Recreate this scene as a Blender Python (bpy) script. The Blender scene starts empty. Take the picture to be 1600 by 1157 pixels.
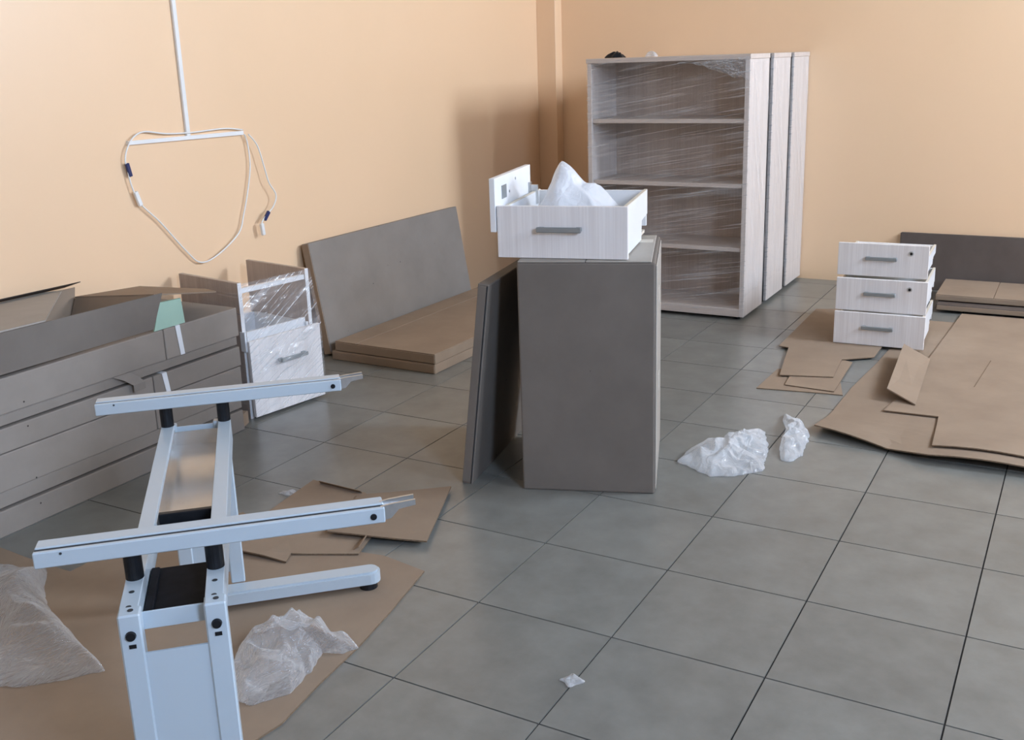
import bpy, bmesh, math, random
from mathutils import Vector, Matrix, noise

# ------------------------------------------------------------------ camera, light, exposure
scene = bpy.context.scene
C = scene.collection
cam_data = bpy.data.cameras.new('camera')
cam = bpy.data.objects.new('camera', cam_data)
C.objects.link(cam)
right = Vector((0.87140448, 0.48952909, -0.03186696))
up = Vector((-0.10262087, 0.24542574, 0.96396845))
back = Vector((0.47971157, -0.83673621, 0.26410099))
cam.matrix_world = Matrix(((right.x, up.x, back.x, 1.3646), (right.y, up.y, back.y, -2.1456),
                           (right.z, up.z, back.z, 1.4411), (0, 0, 0, 1)))
cam_data.sensor_fit = 'HORIZONTAL'
cam_data.sensor_width = 36.0
cam_data.lens = 1599.39 / 1600 * 36.0
cam_data.shift_y = -45.0 / 1600
cam_data.clip_start = 0.05
scene.camera = cam

world = bpy.data.worlds.new('world')
world.use_nodes = True
world.node_tree.nodes['Background'].inputs[0].default_value = (0.62, 0.80, 1.0, 1)
world.node_tree.nodes['Background'].inputs[1].default_value = 0.3
scene.world = world

XR = 4.2            # window wall
YF = -5.0           # wall behind the camera
YB = 4.54           # back wall
XL = -2.13          # left wall
ZC = 3.5            # ceiling


def area_light(name, loc, direction, sx, sy, power, color, spread=180):
    d = bpy.data.lights.new(name, 'AREA')
    d.shape = 'RECTANGLE'
    d.size, d.size_y, d.energy, d.color = sx, sy, power, color
    d.spread = math.radians(spread)
    o = bpy.data.objects.new(name, d)
    C.objects.link(o)
    o.location = loc
    o.rotation_euler = Vector(direction).to_track_quat('-Z', 'Y').to_euler()
    return o


# daylight in the windows of the right-hand wall and of the wall behind the camera
RIGHT_WINDOWS = [(-3.6, -1.4), (-0.5, 1.7), (2.05, 4.25)]
WINDOW_POWER = [290, 125, 390]
WINDOW_COLOR = [(0.64, 0.86, 1.24), (0.81, 0.945, 1.15), (0.81, 0.945, 1.15)]
WZ0, WZ1 = 2.1, 3.1
for (y0, y1), power, color in zip(RIGHT_WINDOWS, WINDOW_POWER, WINDOW_COLOR):
    area_light('daylight', (XR + 0.10, (y0 + y1) / 2, (WZ0 + WZ1) / 2), (-1, 0, -0.25), WZ1 - WZ0 - 0.1, y1 - y0 - 0.1,
               power, color)
FRONT_WINDOW = (0.6, 2.6)
area_light('daylight', (1.6, YF - 0.10, 1.85), (0, 1, -0.12), 1.9, 1.4, 7, (0.50, 0.76, 1.12))

vs = scene.view_settings
scene.display_settings.display_device = 'sRGB'
vs.view_transform = 'Standard'
vs.look = 'None'
vs.exposure = -0.17
vs.gamma = 1.0
vs.use_curve_mapping = False


# ------------------------------------------------------------------ materials
def nt(name):
    m = bpy.data.materials.new(name)
    m.use_nodes = True
    n = m.node_tree
    return m, n, n.nodes['Principled BSDF']


def node(n, kind, **kw):
    x = n.nodes.new(kind)
    for k, v in kw.items():
        if k.startswith('_'):
            setattr(x, k[1:], v)
        else:
            x.inputs[k.replace('__', ' ')].default_value = v
    return x


def rgba(c):
    return (c[0], c[1], c[2], 1)


def mottled(name, c1, c2, rough, scale=(6, 6, 6), detail=6, bump=0.0, bscale=120, spec=0.5, metal=0.0, rand=0.0, coat=0.0, specks=0.0):
    """colour wandering between two tones, optional fine bump, optional per-object value shift"""
    m, n, b = nt(name)
    tc = node(n, 'ShaderNodeTexCoord')
    mp = node(n, 'ShaderNodeMapping')
    mp.inputs['Scale'].default_value = scale
    n.links.new(tc.outputs['Object'], mp.inputs['Vector'])
    nz = node(n, 'ShaderNodeTexNoise', Scale=1.0, Detail=detail, Roughness=0.6)
    if rand:
        oi = node(n, 'ShaderNodeObjectInfo')
        nz.noise_dimensions = '4D'
        ml = node(n, 'ShaderNodeMath', _operation='MULTIPLY')
        ml.inputs[1].default_value = 37.0
        n.links.new(oi.outputs['Random'], ml.inputs[0])
        n.links.new(ml.outputs[0], nz.inputs['W'])
    n.links.new(mp.outputs['Vector'], nz.inputs['Vector'])
    cr = node(n, 'ShaderNodeValToRGB')
    cr.color_ramp.elements[0].position = 0.3
    cr.color_ramp.elements[1].position = 0.7
    cr.color_ramp.elements[0].color = rgba(c1)
    cr.color_ramp.elements[1].color = rgba(c2)
    n.links.new(nz.outputs['Fac'], cr.inputs['Fac'])
    out = cr.outputs['Color']
    if rand:
        hs = node(n, 'ShaderNodeHueSaturation')
        mr = node(n, 'ShaderNodeMapRange')
        mr.inputs['To Min'].default_value = 1 - rand
        mr.inputs['To Max'].default_value = 1 + rand
        n.links.new(oi.outputs['Random'], mr.inputs['Value'])
        n.links.new(mr.outputs['Result'], hs.inputs['Value'])
        n.links.new(out, hs.inputs['Color'])
        out = hs.outputs['Color']
    if specks:
        vo = node(n, 'ShaderNodeTexVoronoi', Scale=specks)
        n.links.new(tc.outputs['Object'], vo.inputs['Vector'])
        th_ = node(n, 'ShaderNodeMath', _operation='LESS_THAN')
        th_.inputs[1].default_value = 0.028
        n.links.new(vo.outputs['Distance'], th_.inputs[0])
        mxs = node(n, 'ShaderNodeMix', _data_type='RGBA')
        mxs.inputs['B'].default_value = (0.05, 0.04, 0.035, 1)
        n.links.new(th_.outputs[0], mxs.inputs['Factor'])
        n.links.new(out, mxs.inputs['A'])
        out = mxs.outputs['Result']
    n.links.new(out, b.inputs['Base Color'])
    b.inputs['Roughness'].default_value = rough
    b.inputs['Specular IOR Level'].default_value = spec
    b.inputs['Metallic'].default_value = metal
    b.inputs['Coat Weight'].default_value = coat
    if bump:
        n2 = node(n, 'ShaderNodeTexNoise', Scale=bscale, Detail=4.0)
        n.links.new(tc.outputs['Object'], n2.inputs['Vector'])
        bp = node(n, 'ShaderNodeBump', Strength=bump, Distance=0.004)
        n.links.new(n2.outputs['Fac'], bp.inputs['Height'])
        n.links.new(bp.outputs['Normal'], b.inputs['Normal'])
    return m


def laminate(name, dark, light, axis=2, rough=0.38):
    """pale ash laminate: fine streaks along one axis and a few wider bands"""
    m, n, b = nt(name)
    tc = node(n, 'ShaderNodeTexCoord')
    out = None
    ramp = node(n, 'ShaderNodeValToRGB')
    ramp.color_ramp.elements[0].position = 0.32
    ramp.color_ramp.elements[1].position = 0.68
    ramp.color_ramp.elements[0].color = rgba(dark)
    ramp.color_ramp.elements[1].color = rgba(light)
    sc1, sc2 = [160.0] * 3, [16.0] * 3
    sc1[axis] = 3.0
    sc2[axis] = 0.5
    mixn = node(n, 'ShaderNodeMath', _operation='MULTIPLY_ADD')
    mixn.inputs[1].default_value = 0.55
    fs = []
    for sc in (sc1, sc2):
        mp = node(n, 'ShaderNodeMapping')
        mp.inputs['Scale'].default_value = sc
        n.links.new(tc.outputs['Object'], mp.inputs['Vector'])
        nz = node(n, 'ShaderNodeTexNoise', Scale=1.0, Detail=3.0)
        n.links.new(mp.outputs['Vector'], nz.inputs['Vector'])
        fs.append(nz.outputs['Fac'])
    half = node(n, 'ShaderNodeMath', _operation='MULTIPLY')
    half.inputs[1].default_value = 0.45
    n.links.new(fs[1], half.inputs[0])
    n.links.new(fs[0], mixn.inputs[0])
    n.links.new(half.outputs[0], mixn.inputs[2])
    n.links.new(mixn.outputs[0], ramp.inputs['Fac'])
    n.links.new(ramp.outputs['Color'], b.inputs['Base Color'])
    b.inputs['Roughness'].default_value = rough
    return m


def film(name, base, fine, broad, angle, plane='xz', tint=(0.86, 0.88, 0.9)):
    """stretch film: see-through, with thin white stretch lines at an angle and a few broader milky bands, shiny"""
    m = bpy.data.materials.new(name)
    m.use_nodes = True
    n = m.node_tree
    n.nodes.clear()
    out = node(n, 'ShaderNodeOutputMaterial')
    tr = node(n, 'ShaderNodeBsdfTransparent')
    pb = node(n, 'ShaderNodeBsdfPrincipled')
    pb.inputs['Base Color'].default_value = rgba(tint)
    pb.inputs['Roughness'].default_value = 0.14
    pb.inputs['Specular IOR Level'].default_value = 0.9
    tc = node(n, 'ShaderNodeTexCoord')
    r = node(n, 'ShaderNodeMapping')
    r.inputs['Rotation'].default_value = (0, angle, 0) if plane == 'xz' else (angle, 0, 0)
    n.links.new(tc.outputs['Object'], r.inputs['Vector'])

    def layer(along, across, lo, hi, gain):
        mp = node(n, 'ShaderNodeMapping')
        mp.inputs['Scale'].default_value = (along, along, across)
        n.links.new(r.outputs['Vector'], mp.inputs['Vector'])
        nz = node(n, 'ShaderNodeTexNoise', Scale=1.0, Detail=3.0, Roughness=0.55)
        n.links.new(mp.outputs['Vector'], nz.inputs['Vector'])
        mr = node(n, 'ShaderNodeMapRange', _interpolation_type='SMOOTHSTEP')
        mr.inputs['From Min'].default_value = lo
        mr.inputs['From Max'].default_value = hi
        mr.inputs['To Min'].default_value = 0.0
        mr.inputs['To Max'].default_value = gain
        n.links.new(nz.outputs['Fac'], mr.inputs['Value'])
        return mr.outputs['Result'], nz.outputs['Fac']

    f1, raw = layer(2.2, 130.0, 0.52, 0.72, fine)
    f2, _ = layer(1.6, 22.0, 0.48, 0.75, broad)
    a1 = node(n, 'ShaderNodeMath', _operation='ADD')
    a2 = node(n, 'ShaderNodeMath', _operation='ADD', _use_clamp=True)
    a2.inputs[1].default_value = base
    n.links.new(f1, a1.inputs[0])
    n.links.new(f2, a1.inputs[1])
    n.links.new(a1.outputs[0], a2.inputs[0])
    bp = node(n, 'ShaderNodeBump', Strength=0.3, Distance=0.004)
    n.links.new(raw, bp.inputs['Height'])
    n.links.new(bp.outputs['Normal'], pb.inputs['Normal'])
    mx = node(n, 'ShaderNodeMixShader')
    n.links.new(a2.outputs[0], mx.inputs['Fac'])
    n.links.new(tr.outputs[0], mx.inputs[1])
    n.links.new(pb.outputs[0], mx.inputs[2])
    n.links.new(mx.outputs[0], out.inputs['Surface'])
    return m


def plastic_bag_material(name, lo, hi, tint=(0.86, 0.88, 0.9), rough=0.1, wrinkle=0.7):
    """polythene: nearly clear where seen face-on, milkier along folds seen edge-on, wrinkled and shiny"""
    m = bpy.data.materials.new(name)
    m.use_nodes = True
    n = m.node_tree
    n.nodes.clear()
    out = node(n, 'ShaderNodeOutputMaterial')
    tr = node(n, 'ShaderNodeBsdfTransparent')
    pb = node(n, 'ShaderNodeBsdfPrincipled')
    pb.inputs['Base Color'].default_value = rgba(tint)
    pb.inputs['Roughness'].default_value = rough
    pb.inputs['Specular IOR Level'].default_value = 1.0
    tl = node(n, 'ShaderNodeBsdfTranslucent')
    tl.inputs['Color'].default_value = rgba(tint)
    m1 = node(n, 'ShaderNodeMixShader')
    m1.inputs['Fac'].default_value = 0.35
    n.links.new(pb.outputs[0], m1.inputs[1])
    n.links.new(tl.outputs[0], m1.inputs[2])
    tc = node(n, 'ShaderNodeTexCoord')
    mp = node(n, 'ShaderNodeMapping')
    mp.inputs['Scale'].default_value = (26, 11, 26)
    mp.inputs['Rotation'].default_value = (0.3, 0.2, 0.7)
    n.links.new(tc.outputs['Object'], mp.inputs['Vector'])
    nz = node(n, 'ShaderNodeTexNoise', Scale=1.0, Detail=3.0, Distortion=0.8)
    n.links.new(mp.outputs['Vector'], nz.inputs['Vector'])
    # fold lines: noise folded about its middle value
    sub = node(n, 'ShaderNodeMath', _operation='SUBTRACT')
    sub.inputs[1].default_value = 0.5
    ab = node(n, 'ShaderNodeMath', _operation='ABSOLUTE')
    n.links.new(nz.outputs['Fac'], sub.inputs[0])
    n.links.new(sub.outputs[0], ab.inputs[0])
    bp = node(n, 'ShaderNodeBump', Strength=wrinkle, Distance=0.03)
    n.links.new(ab.outputs[0], bp.inputs['Height'])
    n.links.new(bp.outputs['Normal'], pb.inputs['Normal'])
    lw = node(n, 'ShaderNodeLayerWeight', Blend=0.5)
    n.links.new(bp.outputs['Normal'], lw.inputs['Normal'])
    pw = node(n, 'ShaderNodeMath', _operation='POWER')
    pw.inputs[1].default_value = 1.6
    n.links.new(lw.outputs['Facing'], pw.inputs[0])
    mr = node(n, 'ShaderNodeMapRange')
    mr.inputs['To Min'].default_value = lo
    mr.inputs['To Max'].default_value = hi
    n.links.new(pw.outputs[0], mr.inputs['Value'])
    mx = node(n, 'ShaderNodeMixShader')
    n.links.new(mr.outputs['Result'], mx.inputs['Fac'])
    n.links.new(tr.outputs[0], mx.inputs[1])
    n.links.new(m1.outputs[0], mx.inputs[2])
    n.links.new(mx.outputs[0], out.inputs['Surface'])
    return m


M = {}
M['wall'] = mottled('peach_paint', (0.85, 0.59, 0.365), (0.87, 0.605, 0.38), 0.36, (1.2, 1.2, 1.2), bump=0.04, bscale=60, spec=0.8)
M['ceiling'] = mottled('ceiling_white', (0.40, 0.38, 0.35), (0.43, 0.41, 0.38), 0.8, (1, 1, 1))
M['frame_white'] = mottled('window_frame_white', (0.75, 0.75, 0.75), (0.8, 0.8, 0.8), 0.4)
M['tile'] = mottled('grey_porcelain_tile', (0.168, 0.166, 0.148), (0.23, 0.229, 0.206), 0.29, (9, 9, 9), detail=9, bump=0.03, bscale=260, spec=0.5, rand=0.06)
M['grout'] = mottled('dark_grout', (0.035, 0.035, 0.035), (0.05, 0.05, 0.048), 0.9)
M['card'] = mottled('brown_cardboard', (0.265, 0.195, 0.138), (0.32, 0.24, 0.17), 0.75, (5, 5, 5), detail=8, bump=0.03, bscale=150, spec=0.2, rand=0.05)
M['card_grey'] = mottled('grey_brown_cardboard', (0.158, 0.136, 0.115), (0.19, 0.164, 0.14), 0.72, (5, 5, 5), detail=8, bump=0.03, bscale=150, spec=0.25, rand=0.04, specks=9)
M['card_mid'] = mottled('mid_grey_cardboard', (0.255, 0.222, 0.19), (0.305, 0.267, 0.23), 0.7, (5, 5, 5), detail=8, bump=0.03, bscale=150, spec=0.25, rand=0.1, specks=9)
M['card_lit'] = mottled('lit_grey_cardboard', (0.33, 0.30, 0.26), (0.39, 0.355, 0.31), 0.62, (5, 5, 5), detail=8, spec=0.35)  # plain cardboard with window light put into its colour
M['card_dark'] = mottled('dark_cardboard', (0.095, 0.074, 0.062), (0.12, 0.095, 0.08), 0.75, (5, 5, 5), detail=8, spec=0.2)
M['fluting'] = mottled('cardboard_fluting', (0.13, 0.085, 0.05), (0.22, 0.15, 0.095), 0.9, (120, 120, 120))
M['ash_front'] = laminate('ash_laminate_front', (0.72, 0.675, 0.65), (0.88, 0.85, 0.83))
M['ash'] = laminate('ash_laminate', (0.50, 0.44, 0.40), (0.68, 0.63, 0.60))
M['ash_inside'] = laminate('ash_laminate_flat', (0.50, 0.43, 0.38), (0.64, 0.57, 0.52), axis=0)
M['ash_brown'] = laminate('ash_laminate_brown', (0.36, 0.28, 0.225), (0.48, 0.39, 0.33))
M['white'] = mottled('white_melamine', (0.78, 0.78, 0.78), (0.83, 0.83, 0.83), 0.35)
M['white_metal'] = mottled('white_enamelled_metal', (0.76, 0.78, 0.80), (0.80, 0.82, 0.84), 0.3)
M['base_board'] = mottled('drawer_base_board', (0.62, 0.56, 0.46), (0.68, 0.62, 0.52), 0.6)
M['handle'] = mottled('satin_grey_handle', (0.30, 0.33, 0.34), (0.34, 0.37, 0.38), 0.38, metal=0.55)
M['steel'] = mottled('zinc_steel', (0.55, 0.57, 0.58), (0.65, 0.66, 0.67), 0.3, (40, 40, 40), metal=0.9)
M['frame'] = mottled('light_grey_blue_enamel', (0.455, 0.53, 0.585), (0.475, 0.55, 0.605), 0.30, (3, 3, 3), coat=0.1)
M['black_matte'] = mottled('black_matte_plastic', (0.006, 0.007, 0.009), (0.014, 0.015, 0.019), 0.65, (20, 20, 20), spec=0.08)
M['galv'] = mottled('galvanised_tray', (0.50, 0.49, 0.47), (0.58, 0.57, 0.55), 0.22, (14, 14, 14), metal=0.85)
M['black'] = mottled('black_plastic', (0.008, 0.009, 0.011), (0.014, 0.015, 0.018), 0.38, (30, 30, 30), spec=0.25)
M['dark_slot'] = mottled('dark_slot', (0.02, 0.025, 0.03), (0.03, 0.035, 0.04), 0.6)
M['cord'] = mottled('white_cord', (0.80, 0.79, 0.76), (0.84, 0.83, 0.80), 0.4)
M['navy'] = mottled('navy_plug_plastic', (0.015, 0.025, 0.10), (0.02, 0.03, 0.13), 0.4)
M['mint'] = mottled('mint_green_board', (0.33, 0.50, 0.40), (0.36, 0.53, 0.43), 0.6)
M['strap'] = mottled('white_strapping', (0.80, 0.82, 0.84), (0.84, 0.86, 0.88), 0.35)
M['tape'] = mottled('pale_packing_tape', (0.62, 0.58, 0.50), (0.68, 0.64, 0.56), 0.3)
M['film'] = film('stretch_film', 0.04, 0.30, 0.16, 0.16)
M['film_side'] = film('stretch_film_side', 0.05, 0.10, 0.22, 1.2, 'yz')
M['film_ped'] = film('stretch_film_pedestal', 0.10, 0.60, 0.32, 0.55)
M['bag_clear'] = plastic_bag_material('clear_polythene', 0.17, 0.75, rough=0.06)
M['bag_milky'] = plastic_bag_material('milky_polythene', 0.42, 0.95)
M['bag_thin'] = plastic_bag_material('thin_polythene', 0.20, 0.85, rough=0.07)
M['bag_white'] = plastic_bag_material('white_polythene', 0.90, 0.98, (0.9, 0.92, 0.95), 0.35, 0.3)


# ------------------------------------------------------------------ mesh helpers
def link(name, bm, mat, parent=None, smooth=False, loc=None, rotz=0.0):
    me = bpy.data.meshes.new(name)
    bmesh.ops.recalc_face_normals(bm, faces=bm.faces[:])
    bm.to_mesh(me)
    bm.free()
    if smooth:
        me.polygons.foreach_set('use_smooth', [True] * len(me.polygons))
    mats = mat if isinstance(mat, (list, tuple)) else [mat]
    for k in mats:
        me.materials.append(M[k])
    o = bpy.data.objects.new(name, me)
    C.objects.link(o)
    if parent is not None:
        o.parent = parent
    if loc is not None:
        o.location = loc
    o.rotation_euler.z = rotz
    return o


def thing(name, label, cat, loc=(0, 0, 0), rotz=0.0, group=None):
    o = bpy.data.objects.new(name, None)
    o.empty_display_size = 0.05
    C.objects.link(o)
    o.location = loc
    o.rotation_euler.z = rotz
    return tag(o, label, cat, group)


def tag(o, label, cat, group=None):
    o['label'] = label
    o['category'] = cat
    if group:
        o['group'] = group
    return o


def structure(o):
    o['kind'] = 'structure'
    return o


def add_box(bm, lo, hi, bevel=0.0, mat=None, seg=1):
    """axis-aligned box from corner lo to corner hi, transformed by mat"""
    lo, hi = Vector(lo), Vector(hi)
    r = bmesh.ops.create_cube(bm, size=1.0)
    vs_ = r['verts']
    sz, ce = hi - lo, (lo + hi) / 2
    for v in vs_:
        v.co = Vector((v.co.x * sz.x, v.co.y * sz.y, v.co.z * sz.z)) + ce
    if bevel:
        es = list({e for v in vs_ for e in v.link_edges})
        r2 = bmesh.ops.bevel(bm, geom=es, offset=bevel, segments=seg, affect='EDGES', profile=0.5)
        vs_ = list({v for f in r2['faces'] for v in f.verts} | {v for v in vs_ if v.is_valid})
    if mat is not None:
        for v in vs_:
            v.co = mat @ v.co
    return vs_


def box_bm(*boxes, bevel=0.0, mat=None, seg=1):
    bm = bmesh.new()
    for lo, hi in boxes:
        add_box(bm, lo, hi, bevel, mat, seg)
    return bm


def add_prism(bm, pts, vec):
    """polygon of 3-D points extruded along vec"""
    vec = Vector(vec)
    a = [bm.verts.new(Vector(p)) for p in pts]
    b = [bm.verts.new(Vector(p) + vec) for p in pts]
    bm.faces.new(a)
    bm.faces.new(b[::-1])
    n = len(pts)
    for i in range(n):
        j = (i + 1) % n
        bm.faces.new((a[i], b[i], b[j], a[j]))


def prism_bm(pts, vec):
    bm = bmesh.new()
    add_prism(bm, pts, vec)
    return bm


def add_cyl(bm, p0, p1, r0, r1=None, n=16):
    r1 = r0 if r1 is None else r1
    p0, p1 = Vector(p0), Vector(p1)
    d = (p1 - p0)
    q = d.to_track_quat('Z', 'Y')
    A, B = [], []
    for i in range(n):
        t = 2 * math.pi * i / n
        w = q @ Vector((math.cos(t), math.sin(t), 0))
        A.append(bm.verts.new(p0 + w * r0))
        B.append(bm.verts.new(p1 + w * r1))
    bm.faces.new(A[::-1])
    bm.faces.new(B)
    for i in range(n):
        j = (i + 1) % n
        bm.faces.new((A[i], A[j], B[j], B[i]))


def smooth_path(pts, k=6):
    pts = [Vector(p) for p in pts]
    out = []
    for i in range(len(pts) - 1):
        p0, p1, p2, p3 = pts[max(i - 1, 0)], pts[i], pts[i + 1], pts[min(i + 2, len(pts) - 1)]
        for s in range(k):
            t = s / k
            out.append(0.5 * ((2 * p1) + (p2 - p0) * t + (2 * p0 - 5 * p1 + 4 * p2 - p3) * t * t
                              + (3 * p1 - p0 - 3 * p2 + p3) * t ** 3))
    out.append(pts[-1])
    return out


def tube_bm(pts, r, n=8):
    bm = bmesh.new()
    rings = []
    for i, p in enumerate(pts):
        d = (pts[min(i + 1, len(pts) - 1)] - pts[max(i - 1, 0)]).normalized()
        a = d.cross(Vector((1, 0.01, 0.02))).normalized()
        b = d.cross(a)
        rings.append([bm.verts.new(p + (a * math.cos(2 * math.pi * k / n) + b * math.sin(2 * math.pi * k / n)) * r)
                      for k in range(n)])
    for A, B in zip(rings, rings[1:]):
        for k in range(n):
            bm.faces.new((A[k], A[(k + 1) % n], B[(k + 1) % n], B[k]))
    bm.faces.new(rings[0][::-1])
    bm.faces.new(rings[-1])
    return bm


def sheet_bm(poly, z, t=0.005, lift=None, cell=0.09):
    """flat board cut to a polygon lying at height z, finely divided so that lift(x, y) can warp it"""
    bm = bmesh.new()
    vs_ = [bm.verts.new((p[0], p[1], 0)) for p in poly]
    bm.faces.new(vs_)
    bmesh.ops.triangulate(bm, faces=bm.faces[:])
    for _ in range(7):
        es = [e for e in bm.edges if e.calc_length() > cell]
        if not es:
            break
        bmesh.ops.subdivide_edges(bm, edges=es, cuts=1)
        bmesh.ops.triangulate(bm, faces=bm.faces[:])
    bmesh.ops.recalc_face_normals(bm, faces=bm.faces[:])
    if bm.faces[0].normal.z < 0:
        bmesh.ops.reverse_faces(bm, faces=bm.faces[:])
    rim = [e for e in bm.edges if len(e.link_faces) == 1]
    topfaces = bm.faces[:]
    dup = bmesh.ops.duplicate(bm, geom=topfaces)
    vmap = dup['vert_map']
    low = [g for g in dup['geom'] if isinstance(g, bmesh.types.BMFace)]
    bmesh.ops.reverse_faces(bm, faces=low)
    for f in topfaces:
        for v in f.verts:
            v.tag = True
    for e in rim:
        a, b = e.verts
        f = bm.faces.new((a, vmap[a], vmap[b], b))
        f.material_index = 1
    for v in bm.verts:
        h = z + (t if v.tag else 0.0)
        if lift:
            h += lift(v.co.x, v.co.y)
        v.co.z = h
    return bm


def smoothstep(a, b, x):
    t = min(1, max(0, (x - a) / (b - a)))
    return t * t * (3 - 2 * t)


def ridged(p):
    return 1 - abs(noise.noise(p)) * 2


def crease(q):
    """sharp-edged folds: straight ridges between the cells of a Voronoi pattern, roughened by ridged noise"""
    d = noise.voronoi(q)[0]
    return 0.62 * (1 - min(1.0, (d[1] - d[0]) * 1.6)) + 0.38 * max(0, ridged(q * 1.7))


def bag_bm(outline, H, seed, folds=7.0, base=0.004, rings=34, npts=150, centre=None, crumple=0.55, peak=0.7, hfun=None):
    """crumpled bag: closed skin over a star-shaped footprint, its upper side thrown into sharp folds"""
    pts = [Vector((p[0], p[1], 0)) for p in outline]
    n = len(pts)
    ce = Vector((sum(p.x for p in pts) / n, sum(p.y for p in pts) / n, 0)) if centre is None else Vector((*centre, 0))
    per = []
    L = [0]
    for i in range(n):
        L.append(L[-1] + (pts[(i + 1) % n] - pts[i]).length)
    for k in range(npts):
        s = L[-1] * k / npts
        i = max(j for j in range(n) if L[j] <= s + 1e-9)
        f = (s - L[i]) / max(1e-9, L[i + 1] - L[i])
        p = pts[i].lerp(pts[(i + 1) % n], f)
        d = (p - ce)
        p = p + d.normalized() * 0.010 * noise.noise(p * 40 + Vector((seed, 0, 0)))
        per.append(p)
    bm = bmesh.new()
    top = []
    for r in range(rings + 1):
        row = []
        t = 1 - r / rings
        for k in range(npts):
            p = ce.lerp(per[k], t)
            q = p * folds + Vector((seed * 3.1, seed, seed * 0.7))
            warp = Vector((noise.noise(q * 0.7), noise.noise(q * 0.7 + Vector((9, 0, 0))), 0)) * 0.8
            rd = crease(q + warp)
            env = (1 - t ** 3) ** 0.75
            shape = (1 - peak) + peak * (1 - t * t)
            h = H * env * ((1 - crumple) * shape + crumple * rd)
            if hfun:
                h = hfun(p.x, p.y, h, env, rd)
            sx = (noise.noise(q * 1.6) * 0.014 * env, noise.noise(q * 1.6 + Vector((5, 5, 5))) * 0.014 * env)
            row.append(bm.verts.new((p.x + sx[0], p.y + sx[1], base + 0.003 + h)))
        top.append(row)
    for A, B in zip(top, top[1:]):
        for k in range(npts):
            j = (k + 1) % npts
            bm.faces.new((A[k], A[j], B[j], B[k]))
    low = [bm.verts.new((p.x, p.y, base)) for p in per]
    for k in range(npts):
        j = (k + 1) % npts
        bm.faces.new((low[k], low[j], top[0][j], top[0][k]))
    bm.faces.new(low[::-1])
    bmesh.ops.remove_doubles(bm, verts=top[-1], dist=0.0005)
    return bm


# ------------------------------------------------------------------ the room
TILE = 0.4
floor = structure(link('floor', box_bm(((XL - 0.1, YF - 0.1, -0.12), (XR + 0.1, YB + 0.1, -0.0035))), 'grout'))


def tile_mesh(sx, sy):
    g = 0.0022
    bm = box_bm(((g, g, -0.0034), (sx - g, sy - g, 0.0)))
    me = bpy.data.meshes.new('tile')
    bmesh.ops.recalc_face_normals(bm, faces=bm.faces[:])
    bm.to_mesh(me)
    bm.free()
    me.materials.append(M['tile'])
    return me


tiles = {}
far_tiles = bmesh.new()      # tiles well outside the picture, joined
for i in range(-6, 11):
    for j in range(-18, 12):
        x0, x1 = max(i * TILE, XL), min((i + 1) * TILE, XR)
        y0, y1 = max(j * TILE, YF), min((j + 1) * TILE, YB)
        if x1 - x0 < 0.02 or y1 - y0 < 0.02:
            continue
        if i > 5 or j < -7:
            add_box(far_tiles, (x0 + 0.0022, y0 + 0.0022, -0.0034), (x1 - 0.0022, y1 - 0.0022, 0.0))
            continue
        key = (round(x1 - x0, 4), round(y1 - y0, 4))
        if key not in tiles:
            tiles[key] = tile_mesh(*key)
        o = bpy.data.objects.new('tile', tiles[key])
        C.objects.link(o)
        o.parent = floor
        o.location = (x0, y0, 0)

ft = link('outer_tiles', far_tiles, 'tile', floor)
ft['kind'] = 'stuff'

T = 0.15
structure(link('wall_left', box_bm(((XL - T, YF - T, -0.1), (XL, YB + T, ZC + 0.1))), 'wall'))
structure(link('wall_back', box_bm(((XL, YB, -0.1), (XR + T, YB + T, ZC + 0.1))), 'wall'))
structure(link('ceiling', box_bm(((XL - T, YF - T, ZC), (XR + T, YB + T, ZC + 0.12))), 'ceiling'))
# boxed-in riser in the corner
structure(link('trim_1', box_bm(((XL, YB - 0.10, 0), (XL + 0.145, YB, ZC)), bevel=0.002), 'wall'))
# right wall: piers, parapet and lintel round three windows
segs = [((XR, YF - T, -0.1), (XR + T, YB + T, WZ0)), ((XR, YF - T, WZ1), (XR + T, YB + T, ZC + 0.1))]
ys = [YF - T] + [v for w in RIGHT_WINDOWS for v in w] + [YB + T]
for a, b in zip(ys[0::2], ys[1::2]):
    segs.append(((XR, a, WZ0), (XR + T, b, WZ1)))
structure(link('wall_right', box_bm(*segs), 'wall'))
fx0, fx1 = FRONT_WINDOW
structure(link('wall_front', box_bm(((XL, YF - T, -0.1), (XR, YF, 1.1)), ((XL, YF - T, 2.6), (XR, YF, ZC + 0.1)),
                                    ((XL, YF - T, 1.1), (fx0, YF, 2.6)), ((fx1, YF - T, 1.1), (XR, YF, 2.6))), 'wall'))


def window_frame(name, p0, p1, axis):
    f = 0.05
    (a0, z0), (a1, z1) = p0, p1
    mid = (a0 + a1) / 2
    parts = [((a0, z0), (a1, z0 + f)), ((a0, z1 - f), (a1, z1)), ((a0, z0 + f), (a0 + f, z1 - f)), ((a1 - f, z0 + f), (a1, z1 - f)),
             ((mid - 0.03, z0 + f), (mid + 0.03, z1 - f))]
    boxes = []
    for (b0, c0), (b1, c1) in parts:
        if axis == 'x':
            boxes.append(((XR + 0.02, b0, c0), (XR + 0.08, b1, c1)))
        else:
            boxes.append(((b0, YF - 0.08, c0), (b1, YF - 0.02, c1)))
    return structure(link(name, box_bm(*boxes), 'frame_white'))


for k, (y0, y1) in enumerate(RIGHT_WINDOWS):
    window_frame('window_%d' % (k + 1), (y0, WZ0), (y1, WZ1), 'x')
window_frame('window_4', (fx0, 1.1), (fx1, 2.6), 'y')


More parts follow.
